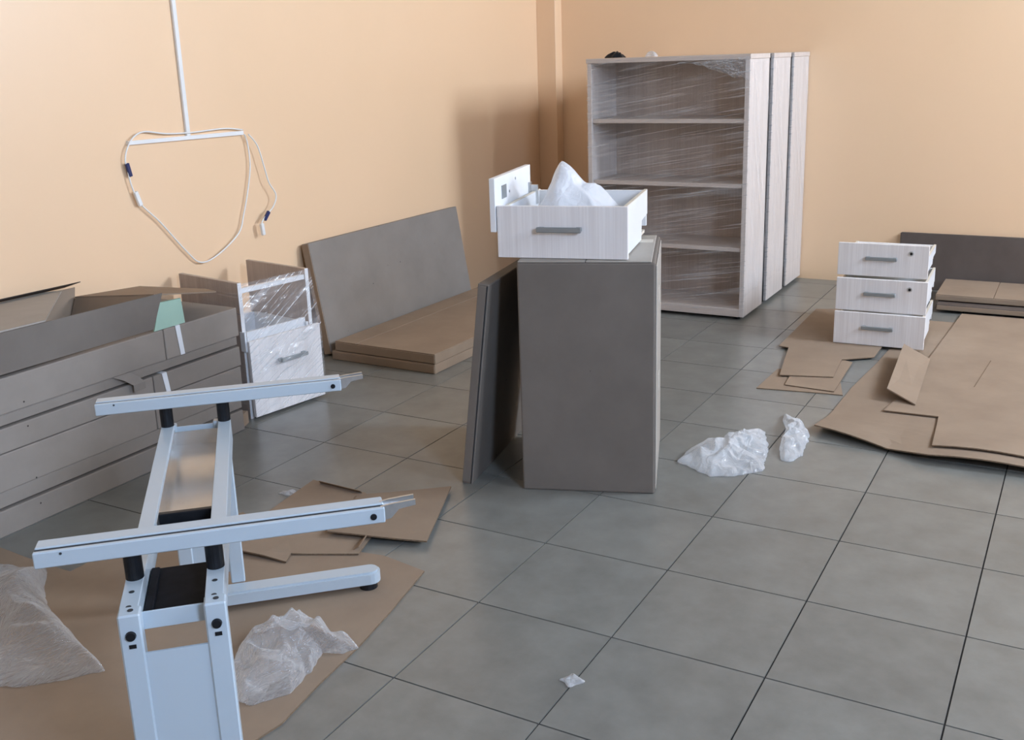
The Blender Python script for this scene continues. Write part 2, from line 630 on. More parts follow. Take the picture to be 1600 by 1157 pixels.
# ------------------------------------------------------------------ bookcases
def make_bookcase(loc, label, gap_shade=True):
    W, D, H, t = 0.94, 0.36, 1.418, 0.026
    t_ = thing('bookcase', label, 'bookcase', loc, 0, 'film-wrapped bookcases against the back wall')
    for s in (0, 1):
        x = 0 if s == 0 else W - t
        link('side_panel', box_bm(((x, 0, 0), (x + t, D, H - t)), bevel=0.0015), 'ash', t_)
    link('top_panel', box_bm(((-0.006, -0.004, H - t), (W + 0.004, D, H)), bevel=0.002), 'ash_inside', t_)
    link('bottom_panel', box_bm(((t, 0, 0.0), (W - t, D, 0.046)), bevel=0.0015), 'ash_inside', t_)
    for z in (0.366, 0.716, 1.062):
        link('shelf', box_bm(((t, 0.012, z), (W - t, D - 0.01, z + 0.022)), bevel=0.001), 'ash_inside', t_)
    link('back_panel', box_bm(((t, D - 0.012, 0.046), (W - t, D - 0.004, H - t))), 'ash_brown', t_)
    if gap_shade:
        link('gap_shade_board', box_bm(((0.004, D, 0.01), (W - 0.001, D + 0.032, H - 0.004))), 'black_matte', t_)  # added black board, paints the shade of the gap behind the bookcase
    for sx in (0.05, W - 0.05):
        for sy in (0.05, D - 0.05):
            bm = bmesh.new()
            add_cyl(bm, (sx, sy, -0.02), (sx, sy, 0.0), 0.016, 0.02, 12)
            link('foot', bm, 'black', t_)
    return t_


def film_sheet(parent, pts, mat, nx=40, nz=50, amp=0.003, seed=0.0, scale=9.0, bump=None):
    """a sheet of film stretched over the quad pts (bottom-left, bottom-right, top-right, top-left), puckered near its corners"""
    a, b, c, d = [Vector(p) for p in pts]
    nrm = (b - a).cross(d - a).normalized()
    bm = bmesh.new()
    rows = []
    for j in range(nz + 1):
        v = j / nz
        row = []
        for i in range(nx + 1):
            u = i / nx
            p = (a.lerp(b, u)).lerp(d.lerp(c, u), v)
            k = min(u, 1 - u, v, 1 - v)
            w = smoothstep(0, 0.06, k)
            q = Vector((u * scale * 0.6 + v * 1.5, v * scale * 2.2, seed))
            corner = smoothstep(0.45, 1.0, u) * smoothstep(0.72, 1.0, v)
            h = noise.noise(q) * amp + corner * 2.6 * amp * ridged(q * 3.1) + amp * 0.5 * noise.noise(q * 4)
            if bump:
                h += bump[4] * math.exp(-((u - bump[0]) / bump[2]) ** 4 - ((v - bump[1]) / bump[3]) ** 4)
            row.append(bm.verts.new(p + nrm * h * w))
        rows.append(row)
    for A, B in zip(rows, rows[1:]):
        for i in range(nx):
            bm.faces.new((A[i], A[i + 1], B[i + 1], B[i]))
    o = link('stretch_film', bm, mat, parent, smooth=True)
    return o


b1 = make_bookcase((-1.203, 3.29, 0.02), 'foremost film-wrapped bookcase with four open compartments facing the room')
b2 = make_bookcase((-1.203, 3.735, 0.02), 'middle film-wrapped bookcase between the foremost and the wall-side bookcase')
b3 = make_bookcase((-1.203, 4.172, 0.02), 'rearmost film-wrapped bookcase standing closest to the back wall', gap_shade=False)
for bk, s in ((b1, 0.3), (b2, 4.7), (b3, 8.1)):
    W, D, H = 0.94, 0.36, 1.418
    film_sheet(bk, ((-0.002, -0.008, 0.03), (W + 0.006, -0.008, 0.03), (W + 0.006, -0.008, H - 0.01), (-0.002, -0.008, H - 0.01)),
               'film', seed=s)
    # the film gathers into a crumpled fold at the upper right corner
    bm = bmesh.new()
    nx_, nz_ = 46, 26
    rows_ = []
    for j in range(nz_ + 1):
        row_ = []
        for i in range(nx_ + 1):
            u, v = i / nx_, j / nz_
            top_ = H - 0.012 - 0.03 * (1 - u)
            bot_ = H - 0.035 - 0.11 * u ** 1.5 - 0.02 * noise.noise(Vector((u * 7, s, 1)))
            q = Vector((u * 9, v * 4, s))
            k = min(1, 6 * min(u, 1 - u, v, 1 - v))
            row_.append(bm.verts.new((0.54 + 0.40 * u, -0.010 - 0.026 * k * max(0, 0.5 * ridged(q) + 0.5 * ridged(q * 2.7)), bot_ + (top_ - bot_) * v)))
        rows_.append(row_)
    for A_, B_ in zip(rows_, rows_[1:]):
        for i in range(nx_):
            bm.faces.new((A_[i], A_[i + 1], B_[i + 1], B_[i]))
    link('film_fold', bm, 'bag_clear', bk)
    film_sheet(bk, ((W + 0.007, -0.006, 0.12), (W + 0.007, D, 0.14), (W + 0.007, D, H - 0.04), (W + 0.007, -0.006, H - 0.04)),
               'film_side', nx=14, nz=40, amp=0.0025, seed=s + 2)


# ------------------------------------------------------------------ drawers
def handle(parent, cx, z, L=0.15, y=-0.0):
    """flat satin bow handle standing 25 mm off the front"""
    bm = bmesh.new()
    add_box(bm, (cx - L / 2, y - 0.028, z - 0.009), (cx + L / 2, y - 0.019, z + 0.009), 0.003)
    add_box(bm, (cx - L / 2 + 0.002, y - 0.022, z - 0.007), (cx - L / 2 + 0.022, y + 0.001, z + 0.007), 0.002)
    add_box(bm, (cx + L / 2 - 0.022, y - 0.022, z - 0.007), (cx + L / 2 - 0.002, y + 0.001, z + 0.007), 0.002)
    return link('handle', bm, 'handle', parent)


def make_drawer(name, label, loc, rotz, W=0.43, H=0.172, D=0.46, lock=False, group=None, side_h=0.118, side_z=0.012):
    """drawer seen in the photograph: laminate front with handle, white metal sides with a rail along the top, back and base"""
    t_ = thing(name, label, 'drawer', loc, rotz, group)
    fr = link('front', box_bm(((0, 0, 0), (W, 0.018, H)), bevel=0.0012), 'ash_front', t_)
    handle(fr, W * 0.49, H * 0.57)
    if lock:
        bm = bmesh.new()
        add_cyl(bm, (W * 0.81, 0.001, H * 0.76), (W * 0.81, -0.005, H * 0.76), 0.0125, 0.011, 20)
        lk = link('lock', bm, 'steel', fr)
        bm = bmesh.new()
        add_cyl(bm, (W * 0.81, -0.0045, H * 0.76), (W * 0.81, -0.0065, H * 0.76), 0.0065, 0.0065, 14)
        lk2 = link('lock', bm, 'black', fr)
        lk2['label'] = 'black lock core'
    for s in (0, 1):
        x0 = 0.012 if s == 0 else W - 0.012
        sg = 1 if s == 0 else -1
        z0, z1 = side_z, side_z + side_h
        prof = [(0.018, z0), (D * 0.72, z0), (D * 0.74, z0 + side_h * 0.42), (D, z0 + side_h * 0.46), (D, z1), (0.018, z1)]
        bm = bmesh.new()
        add_prism(bm, [(x0, y, z) for y, z in prof], (sg * 0.011, 0, 0))
        link('side', bm, 'white_metal', t_)
    for x0 in (0.012, W - 0.023):
        link('top_rail', box_bm(((x0, 0.02, side_z + side_h), (x0 + 0.011, D, side_z + side_h + 0.003))), 'base_board', t_)
    link('back', box_bm(((0.014, D - 0.014, side_z + 0.03), (W - 0.014, D, side_z + side_h)), bevel=0.001), 'white', t_)
    link('base', box_bm(((0.02, 0.018, side_z + 0.006), (W - 0.02, D - 0.012, side_z + 0.016))), 'base_board', t_)
    return t_


# the drawer on the tall carton
RD = math.radians(13.6)
dr = make_drawer('drawer', 'white drawer with grey handle standing open on the tall carton, bag inside', (-0.348, 0.768, 0.8085), RD,
                 W=0.437, H=0.172, D=0.50, side_h=0.160, side_z=0.004)
pn = link('loose_front_panel', box_bm(((-0.022, -0.005, 0.085), (-0.003, 0.455, 0.262)), bevel=0.0012), ['white'], dr)  # loose front of a second drawer, attached to this one as a part
pn['label'] = 'white upright panel rising above the left side of the drawer'
for k, (y0, z0) in enumerate(((0.075, 0.185),)):
    link('cover_plate', box_bm(((-0.003, y0, z0), (-0.0005, y0 + 0.055, z0 + 0.045)), bevel=0.0008), 'handle', pn)
for y0, z0 in ((0.17, 0.20), (0.25, 0.235)):
    bm = bmesh.new()
    add_cyl(bm, (-0.0035, y0, z0), (-0.002, y0, z0), 0.005, 0.005, 10)
    link('screw_hole', bm, 'handle', pn)
bm = box_bm(((-0.002, 0.425, 0.115), (0.004, 0.45, 0.20)), ((0.004, 0.43, 0.12), (0.03, 0.445, 0.19)), bevel=0.001)
link('bracket', bm, 'steel', pn)

# the three drawers stacked on the cardboard
RS = math.radians(2.2)
ux, uy = math.cos(RS), math.sin(RS)
grp = 'drawers stacked on the cardboard'


def stacked(x, y, z, label, lock, side_h):
    return make_drawer('drawer', label, (x, y, z), RS, W=0.427, H=0.1635, D=0.49, lock=lock, group=grp, side_h=side_h)


stacked(0.295, 2.985, 0.0165, 'bottom drawer of the stack of three, grey handle and no lock', False, 0.128)
stacked(0.290, 3.020, 0.181, 'middle drawer of the stack of three, with a round lock', True, 0.130)
stacked(0.276, 3.090, 0.3455, 'top drawer of the stack of three, with a round lock', True, 0.075)


# ------------------------------------------------------------------ the tall carton and the flat carton leaning on it
RC = math.radians(19.8)
W, D, H = 0.452, 0.51, 0.802
ct = thing('carton', 'tall brown cardboard carton standing on the tiles with a drawer on top', 'carton', (-0.259, 0.732, 0), RC)
link('body', box_bm(((0, 0, 0), (W, D, H)), bevel=0.006, seg=2), 'card_grey', ct)
link('top_flap', box_bm(((0.003, 0.002, H), (W * 0.5 - 0.001, D - 0.003, H + 0.005)), bevel=0.002), 'card_lit', ct)  # top flaps coloured lighter than the body, as lit from above
link('top_flap', box_bm(((W * 0.5 + 0.001, 0.002, H), (W - 0.012, D - 0.003, H + 0.005)), bevel=0.002), 'card_lit', ct)
link('side_flap', box_bm(((W, 0.014, 0.012), (W + 0.005, D * 0.46, H - 0.012)), bevel=0.002), 'card_lit', ct)  # right-hand flaps carry the light of that side in their colour
link('side_flap', box_bm(((W, D * 0.48, 0.012), (W + 0.005, D - 0.006, H - 0.012)), bevel=0.002), 'card_lit', ct)
for lo_, hi_ in (((W * 0.62, D - 0.16, H + 0.005), (W - 0.02, D - 0.10, H + 0.0062)),
                 ((W + 0.005, D * 0.42, 0.30), (W + 0.0062, D * 0.54, 0.36)),
                 ((W + 0.005, D * 0.42, 0.62), (W + 0.0062, D * 0.54, 0.67))):
    tp = link('tape', box_bm((lo_, hi_)), 'tape', ct)
    tp['label'] = 'pale packing tape'

# flat carton leaning: local frame x = thickness, y = length, z = height; leans to +x
RL = math.radians(101 - 90)
lc = thing('flat_carton', 'flat carton leaning against the left side of the tall carton', 'carton', (-0.484, 0.688, 0), RL)
lean = Matrix.Rotation(math.radians(7.2), 4, 'Y')
lift = Matrix.Translation((0, 0, 0.0))
link('body', box_bm(((0, 0, 0), (0.040, 0.58, 0.735)), bevel=0.003, mat=lift @ lean), 'card_grey', lc)
link('end_flap', box_bm(((0.002, -0.004, 0.01), (0.031, 0.001, 0.727)), bevel=0.001, mat=lift @ lean), 'card_grey', lc)
link('seam', box_bm(((0.033, -0.0025, 0.006), (0.0355, 0.001, 0.73)), mat=lift @ lean), 'dark_slot', lc)


# ------------------------------------------------------------------ long cartons stacked along the left wall
Y0, Y1, XF, XB = -1.05, 0.80, -1.602, -2.105
GS = 'long cartons stacked along the left wall'


def long_carton(label, z0, z1, seam, strip, strap, dx=0.0, y1=Y1, bulge=0.0):
    t_ = thing('long_carton', label, 'carton', ((XF + XB) / 2, (Y0 + Y1) / 2, z0), 0, GS)
    cx, cy = (XF + XB) / 2, (Y0 + Y1) / 2
    h = z1 - z0
    xf, xb = XF - cx + dx, XB - cx
    ya, ys_, ye = Y0 - cy, (seam - cy if seam else y1 - cy), y1 - cy
    zlo = strip if strip else 0.0
    link('body', box_bm(((xb, ya, zlo), (xf, ys_ - 0.0015, h)), bevel=0.004, seg=2), 'card_mid', t_)
    if seam:
        bm = box_bm(((xb, ys_ + 0.0015, zlo), (xf + 0.001, ye, h)), bevel=0.004, seg=2)
        link('end_cap', bm, 'card_mid', t_)
    if strip:
        link('bottom_flap', box_bm(((xb, ya, 0.004), (xf - 0.004, ye - 0.01, zlo - 0.001)), bevel=0.003), 'card_mid', t_)
    if strap is not None:
        s0 = strap - cy
        w = 0.022
        x_f = xf + 0.0025
        bm = bmesh.new()
        add_prism(bm, [(x_f, s0, h + 0.001), (x_f, s0 + w, h + 0.001), (x_f, s0 + w + 0.01, zlo + 0.002), (x_f, s0 + 0.012, zlo + 0.002)], (0.0015, 0, 0))
        add_box(bm, (xb + 0.05, s0, h + 0.0002), (x_f + 0.0015, s0 + w, h + 0.0017))
        st = link('strap', bm, 'strap', t_)
        st['label'] = 'white strapping band'
    return t_


long_carton('lowest long carton of the stack, lying directly on the floor tiles', 0.0, 0.088, None, None, None, y1=0.78)
long_carton('second long carton from the floor in the stack by the left wall', 0.092, 0.272, 0.338, 0.057, None, y1=0.79)
long_carton('third long carton from the floor, thin, with a short white strap', 0.2745, 0.355, 0.345, None, 0.385, y1=0.795)
tc_ = long_carton('topmost closed long carton, with a white strap and the open tray on it', 0.3585, 0.517, 0.420, 0.041, 0.475)
# torn tape tab hanging from the flap
bm = bmesh.new()
tab = [(0, 0.00), (0.012, -0.02), (0.022, -0.045), (0.022, -0.07)]
for (d0, h0), (d1, h1) in zip(tab, tab[1:]):
    add_prism(bm, [(d0, 0.0 + d0 * 3, h0), (d0, 0.075 + d0 * 2, h0), (d1, 0.075 + d1 * 2, h1), (d1, 0.0 + d1 * 3, h1)], (0.0015, 0, 0))
tb = link('torn_tape', bm, 'card_mid', tc_, loc=(XF - (XF + XB) / 2, 0.17 + 0.125, 0.042))

# open tray with flaps on top of the stack
tr = thing('open_carton', 'open shallow long carton with raised flaps lying on top of the stack', 'carton', (-1.85, -0.1, 0.5185), 0)


def P(x, y, z):
    return Vector((x + 1.85, y + 0.1, z - 0.5185))


th = 0.005
link('bottom', box_bm((P(-2.08, Y0, 0.5185), P(-1.665, 0.375, 0.5235)), bevel=0.001), 'card_dark', tr)  # dark colour paints the shadow line under the tray
bm = prism_bm([P(-1.602, Y0, 0.530), P(-1.602, 0.377, 0.528), P(-1.602, 0.437, 0.653), P(-1.602, Y0, 0.672)], (-th, 0, 0))
link('front_wall', bm, 'card_grey', tr)
bm = prism_bm([P(-2.075, Y0, 0.522), P(-2.075, 0.40, 0.522), P(-2.10, 0.44, 0.635), P(-2.10, Y0, 0.640)], (th, 0, 0))
link('back_wall', bm, 'card', tr)
# end flap folded outwards beyond the tray
bm = prism_bm([P(-2.07, 0.415, 0.60), P(-1.64, 0.43, 0.642), P(-1.60, 0.70, 0.600), P(-1.72, 0.76, 0.588), P(-2.08, 0.74, 0.575)], (0, 0, th))
link('end_flap', bm, 'card', tr)
bm = prism_bm([P(-2.06, 0.372, 0.523), P(-1.67, 0.372, 0.523), P(-1.66, 0.43, 0.640), P(-2.07, 0.415, 0.60)], (0, th, 0))
link('end_wall', bm, 'card', tr)
# two lid flaps still covering the near part
bm = prism_bm([P(-1.607, -0.055, 0.660), P(-2.05, 0.345, 0.640), P(-2.09, 0.30, 0.640), P(-2.095, Y0, 0.645), P(-1.607, Y0, 0.674)], (0, 0, th))
lf = link('lid_flap', bm, 'card_lit', tr)  # paler colour stands in for light on the upward-facing lid
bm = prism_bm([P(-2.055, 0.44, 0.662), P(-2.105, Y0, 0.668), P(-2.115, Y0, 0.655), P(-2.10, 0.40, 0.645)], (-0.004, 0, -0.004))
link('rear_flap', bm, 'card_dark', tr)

gb = link('mint_card', prism_bm([(-1.604, 0.380, 0.5185), (-1.604, 0.530, 0.5185), (-1.612, 0.530, 0.612), (-1.612, 0.425, 0.617)], (-0.012, 0.004, 0)), 'mint')
tag(gb, 'small mint green board standing on the top long carton beside the tray', 'board')


# ------------------------------------------------------------------ film-wrapped pedestal
RP = math.radians(80.5 - 0)
pd = thing('pedestal_cabinet', 'film-wrapped drawer pedestal with an empty upper opening beside the carton stack', 'cabinet', (-1.672, 0.888, 0), RP)
# local x runs along the front (left to right seen from the room), local +y goes into the cabinet
PW, PD, PH = 0.375, 0.415, 0.592
ins = 0.0
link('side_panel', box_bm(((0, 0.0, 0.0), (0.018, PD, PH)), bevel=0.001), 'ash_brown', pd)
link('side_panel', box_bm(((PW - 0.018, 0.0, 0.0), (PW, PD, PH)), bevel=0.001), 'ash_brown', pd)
for ex in (0.0, PW - 0.018):
    link('edge_band', box_bm(((ex, -0.0012, 0), (ex + 0.018, 0, PH))), 'white', pd)
link('bottom_panel', box_bm(((0.018, 0.005, 0.02), (PW - 0.018, PD - 0.005, 0.038)), bevel=0.001), 'ash_brown', pd)
link('front_rail', box_bm(((0.018, 0.004, 0.545), (PW - 0.018, 0.026, 0.566)), bevel=0.001), 'white', pd)
dw = link('drawer', box_bm(((0.03, 0.01, 0.335), (PW - 0.03, 0.022, 0.375)), ((0.022, 0.0, 0.06), (0.034, PD - 0.03, 0.355)),
                           ((PW - 0.034, 0.0, 0.06), (PW - 0.022, PD - 0.03, 0.355)), ((0.03, 0.01, 0.06), (PW - 0.03, PD - 0.04, 0.07)),
                           ((0.022, PD - 0.045, 0.06), (PW - 0.022, PD - 0.03, 0.355))), 'white_metal', pd)
df = link('drawer_front', box_bm(((0.004, -0.036, 0.012), (PW + 0.012, -0.018, 0.345)), bevel=0.0015), 'ash_front', dw)
link('drawer_runner', box_bm(((-0.004, -0.02, 0.30), (0.006, 0.012, 0.385)), bevel=0.001), 'white_metal', pd)
hd = handle(dw, 0.215, 0.235, 0.15, y=-0.036)
film_sheet(pd, ((-0.002, -0.045, 0.016), (PW + 0.013, -0.045, 0.016), (PW + 0.013, -0.044, 0.352), (-0.002, -0.044, 0.352)),
           'film_ped', nx=50, nz=60, amp=0.005, seed=3.0, scale=11, bump=(0.56, 0.65, 0.26, 0.12, 0.024))
film_sheet(pd, ((-0.002, -0.044, 0.352), (PW + 0.013, -0.044, 0.352), (PW + 0.004, -0.008, PH - 0.003), (-0.004, -0.008, PH - 0.003)),
           'film_ped', nx=40, nz=40, amp=0.005, seed=5.0, scale=11)
film_sheet(pd, ((-0.004, PD, 0.15), (-0.004, -0.012, 0.05), (-0.004, -0.006, PH), (-0.004, PD * 0.5, PH)), 'film', nx=20, nz=30, seed=6.0)

# small pale box on the floor behind the desk frame
sb = thing('small_box', 'small white cardboard box on the floor in front of the wrapped pedestal', 'box', (-1.665, 0.815, 0), math.radians(20))
link('body', box_bm(((-0.03, -0.03, 0), (0.03, 0.025, 0.055)), bevel=0.002), 'card', sb)
link('label_sticker', box_bm(((-0.022, -0.0312, 0.010), (0.022, -0.030, 0.048))), 'white', sb)


# ------------------------------------------------------------------ boards by the left wall
lb = thing('wide_board', 'wide grey packed board leaning against the left wall behind two flat cartons', 'board', (-1.968, 1.80, 0), 0)
ang = math.radians(-9.3)
mt = Matrix.Rotation(ang, 4, 'Y')
link('body', box_bm(((-0.048, 0.0, 0.012), (0, 1.395, 0.592)), bevel=0.003, mat=mt), 'card_mid', lb)
e = link('end_flap', box_bm(((-0.046, -0.004, 0.014), (-0.002, 0.0005, 0.588)), bevel=0.001, mat=mt), 'card', lb)
e['label'] = 'brown end flap'


def flat_carton(label, lo, hi, mat, rot=0.0, crease=None):
    t_ = thing('flat_carton', label, 'carton', (lo[0], lo[1], lo[2]), rot, None)
    sx, sy, sz = hi[0] - lo[0], hi[1] - lo[1], hi[2] - lo[2]
    if crease:
        link('body', box_bm(((0, 0, 0), (sx, sy, sz - 0.005)), bevel=0.002), mat, t_)
        link('top_flap', box_bm(((0.002, 0.001, sz - 0.005), (crease - 0.0015, sy - 0.002, sz)), bevel=0.001), mat, t_)
        link('top_flap', box_bm(((crease + 0.0015, 0.001, sz - 0.005), (sx - 0.002, sy - 0.002, sz - 0.0005)), bevel=0.001), mat, t_)
    else:
        link('body', box_bm(((0, 0, 0), (sx, sy, sz)), bevel=0.003), mat, t_)
    e_ = link('end_flap', box_bm(((0.004, -0.003, 0.003), (sx - 0.004, 0.0005, sz - 0.006)), bevel=0.001), 'card', t_)
    return t_


flat_carton('lower flat carton lying on the tiles before the leaning grey board', (-1.935, 1.760, 0.0), (-1.300, 3.10, 0.046), 'card', math.radians(-0.8))
flat_carton('upper flat carton lying on another one before the leaning grey board', (-1.915, 1.765, 0.048), (-1.300, 3.10, 0.098), 'card', math.radians(-0.8), crease=0.135)


# ------------------------------------------------------------------ desk frame
RF = math.radians(43.5)
fr = thing('desk_frame', 'light grey-blue steel desk frame without its top, standing on cardboard', 'desk frame', (-0.272, -0.672, 0.006), RF)
ZB, ZT = 0.538, 0.624      # beam top, bar top (above the sheet)


def bar(vc, du=0.0):
    b_ = link('cross_bar', box_bm(((-0.272 + du, vc - 0.020, ZT - 0.031), (0.352 + du, vc - 0.010, ZT)),
                                  ((-0.272 + du, vc + 0.002, ZT - 0.031), (0.352 + du, vc + 0.036, ZT)),
                                  ((-0.270 + du, vc - 0.011, ZT - 0.031), (0.350 + du, vc + 0.003, ZT - 0.010)), bevel=0.002), 'frame', fr)
    link('slot', box_bm(((-0.271 + du, vc - 0.0098, ZT - 0.0102), (0.351 + du, vc + 0.0018, ZT - 0.003))), 'dark_slot', b_)
    # zinc hook bracket at the right end
    bm = bmesh.new()
    z = ZT
    prof = [(0.345, z - 0.029), (0.345, z), (0.365, z + 0.003), (0.412, z + 0.006), (0.412, z - 0.005), (0.380, z - 0.009), (0.364, z - 0.026)]
    add_prism(bm, [(a + du, vc - 0.014, h) for a, h in prof], (0, 0.005, 0))
    add_prism(bm, [(a + du, vc + 0.010, h) for a, h in prof], (0, 0.005, 0))
    add_box(bm, (0.348 + du, vc - 0.012, z - 0.010), (0.384 + du, vc + 0.013, z - 0.005))
    link('bracket', bm, 'steel', b_)
    bm = bmesh.new()
    add_cyl(bm, (0.330 + du, vc - 0.0195, z - 0.016), (0.330 + du, vc - 0.0225, z - 0.016), 0.0065, 0.006, 14)
    link('bolt', bm, 'black', b_)
    bm = bmesh.new()
    add_cyl(bm, (-0.225 + du, vc - 0.0195, z - 0.006), (-0.225 + du, vc - 0.021, z - 0.006), 0.0025, 0.0025, 8)
    link('screw', bm, 'dark_slot', b_)


bar(-0.372)
bar(0.487, -0.008)
VN, VF = -0.510, 0.505
for uc in (-0.112, 0.032):
    bm = bmesh.new()
    # channel beam: top, outer and inner webs
    add_box(bm, (uc - 0.016, VN + 0.004, ZB - 0.004), (uc + 0.016, VF, ZB), 0.001)
    add_box(bm, (uc - 0.016, VN + 0.004, ZB - 0.062), (uc - 0.012, VF, ZB - 0.003), 0.001)
    add_box(bm, (uc + 0.012, VN + 0.004, ZB - 0.062), (uc + 0.016, VF, ZB - 0.003), 0.001)
    be = link('beam', bm, 'frame', fr)
    for v in (-0.42, -0.475):
        bm = bmesh.new()
        add_cyl(bm, (uc, v, ZB - 0.001), (uc, v, ZB + 0.0008), 0.0048, 0.0048, 12)
        link('bolt_hole', bm, 'dark_slot', be)
    for vc in (-0.362, 0.495):
        bm = bmesh.new()
        add_cyl(bm, (uc, vc, ZB), (uc, vc, ZT - 0.031), 0.0165, 0.0165, 20)
        link('standoff', bm, 'black', fr, smooth=False)
# far leg: two posts, a sheet between them and a foot
for uc in (-0.110, 0.021):
    link('post', box_bm(((uc - 0.019, 0.499, 0.055), (uc + 0.019, 0.525, ZB - 0.003)), bevel=0.003), 'frame', fr)
link('leg_panel', box_bm(((-0.091, 0.506, 0.09), (0.002, 0.509, ZB - 0.01))), 'frame', fr)


def foot(v0, left):
    bm = bmesh.new()
    pts = []
    r = 0.030
    L = 0.412
    for k in range(9):
        t = -math.pi / 2 + math.pi * k / 8
        pts.append((L - r + r * math.cos(t), v0 + r * math.sin(t), 0.020))
    pts += [(left, v0 + r, 0.020), (left, v0 - r, 0.020)]
    add_prism(bm, pts, (0, 0, 0.036))
    es = [e for e in bm.edges if all(abs(v.co.z - 0.056) < 1e-4 for v in e.verts)]
    bmesh.ops.bevel(bm, geom=es, offset=0.006, segments=2, affect='EDGES')
    f_ = link('foot', bm, 'frame', fr)
    for uu in (L - 0.035, left + 0.04):
        bm = bmesh.new()
        add_cyl(bm, (uu, v0, 0.0), (uu, v0, 0.0205), 0.026, 0.024, 18)
        link('glide', bm, 'black', f_)


foot(0.472, -0.17)
# near leg: posts with bolts, sheet and foot
for uc in (-0.109, 0.034):
    p_ = link('post', box_bm(((uc - 0.019, -0.512, 0.055), (uc + 0.019, -0.478, ZB + 0.003)), bevel=0.003), 'frame', fr)
    bm = bmesh.new()
    add_cyl(bm, (uc, -0.511, ZB - 0.036), (uc, -0.517, ZB - 0.036), 0.0095, 0.008, 16)
    add_box(bm, (uc - 0.005, -0.5135, ZB - 0.060), (uc + 0.007, -0.5115, ZB - 0.053))
    link('bolt', bm, 'black', p_)
    bm = bmesh.new()
    add_cyl(bm, (uc + 0.002, -0.494, ZB + 0.0025), (uc + 0.002, -0.494, ZB + 0.004), 0.005, 0.005, 12)
    link('bolt_hole', bm, 'dark_slot', p_)
link('leg_panel', box_bm(((-0.091, -0.508, 0.09), (0.016, -0.504, ZB - 0.075))), 'frame', fr)
link('cross_piece', box_bm(((-0.092, -0.482, ZB - 0.044), (0.016, -0.478, ZB - 0.010)), ((-0.092, -0.478, ZB - 0.044), (0.016, -0.448, ZB - 0.040)), bevel=0.001), 'frame', fr)
foot(-0.495, -0.17)
# cable tray between the beams and its black plastic ends
bm = box_bm(((-0.098, -0.10, ZB - 0.060), (0.018, 0.49, ZB - 0.056)), ((-0.098, 0.486, ZB - 0.058), (0.018, 0.49, ZB - 0.018)),
            ((-0.098, -0.10, ZB - 0.058), (-0.095, 0.49, ZB - 0.012)), ((0.015, -0.10, ZB - 0.058), (0.018, 0.49, ZB - 0.012)))
link('cable_tray', bm, 'galv', fr)
link('tray_end', box_bm(((-0.096, -0.105, ZB - 0.056), (0.016, -0.050, ZB - 0.034)), ((-0.096, -0.060, ZB - 0.056), (0.016, -0.045, ZB - 0.012)), bevel=0.002), 'black', fr)
link('socket_plate', box_bm(((-0.096, -0.462, ZB - 0.050), (0.016, -0.255, ZB - 0.040)), ((-0.094, -0.470, ZB - 0.042), (-0.078, -0.270, ZB - 0.030)), bevel=0.002), 'black_matte', fr)


# ------------------------------------------------------------------ cardboard on the floor
def sheet(label, poly, z, t=0.005, lift=None, name='cardboard_sheet', mat='card'):
    o = link(name, sheet_bm(poly, z, t, lift), [mat, 'fluting'])
    return tag(o, label, 'cardboard')


def wav(ax, ay, amp, seed):
    return lambda x, y: amp * (0.5 + 0.5 * noise.noise(Vector((x * ax, y * ay, seed))))


def low_near(poly, amp, dist, f):
    return lambda x, y: amp * f(x, y)


sheet('large brown cardboard sheet under the desk frame', [(-1.542, -0.384), (-1.339, -0.395), (-1.194, -0.393), (-1.196, -0.298), (-1.106, -0.1), (-1.019, 0.154), (-0.86, 0.10), (-0.682, 0.054), (-0.485, 0.092), (-0.398, 0.105), (-0.233, 0.078), (-0.187, -0.154), (-0.158, -0.333), (-0.143, -0.504), (-0.12, -0.667), (-0.15, -0.86), (-0.20, -1.30), (-1.2, -1.38), (-1.54, -1.1)], 0.0, 0.005)
s2 = sheet('torn cardboard sheet with a folded edge lying beyond the desk frame', [(-0.973, 0.463), (-0.734, 0.451), (-0.562, 0.371), (-0.469, 0.071), (-0.657, -0.019), (-0.634, -0.068), (-0.804, -0.086), (-0.912, -0.057), (-0.954, -0.057), (-0.913, 0.028), (-0.946, 0.263)], 0.006, 0.005,
           lambda x, y: 0.010 * smoothstep(0.05, -0.08, y) * smoothstep(-0.6, -0.75, x) + 0.004 * noise.noise(Vector((x * 4, y * 4, 1))) ** 2)
bm = prism_bm([(-0.93, 0.452, 0.0115), (-0.74, 0.446, 0.0115), (-0.735, 0.43, 0.026), (-0.925, 0.438, 0.026)], (0, -0.003, 0.0))
link('fold', bm, 'card', s2)
bm = prism_bm([(-0.501, 0.084, 0.0115), (-0.513, 0.155, 0.0115), (-0.497, 0.148, 0.032), (-0.478, 0.084, 0.026)], (0.004, 0, 0))
link('fold', bm, 'card', s2)
sheet('small square cardboard piece lying nearest the leaning flat carton', [(-0.734, 0.416), (-0.60, 0.515), (-0.481, 0.613), (-0.316, 0.216), (-0.47, 0.165), (-0.628, 0.12), (-0.675, 0.236)], 0.0125, 0.005,
      lambda x, y: 0.010 * smoothstep(0.22, 0.12, y) + 0.004 * smoothstep(0.4, 0.2, y))

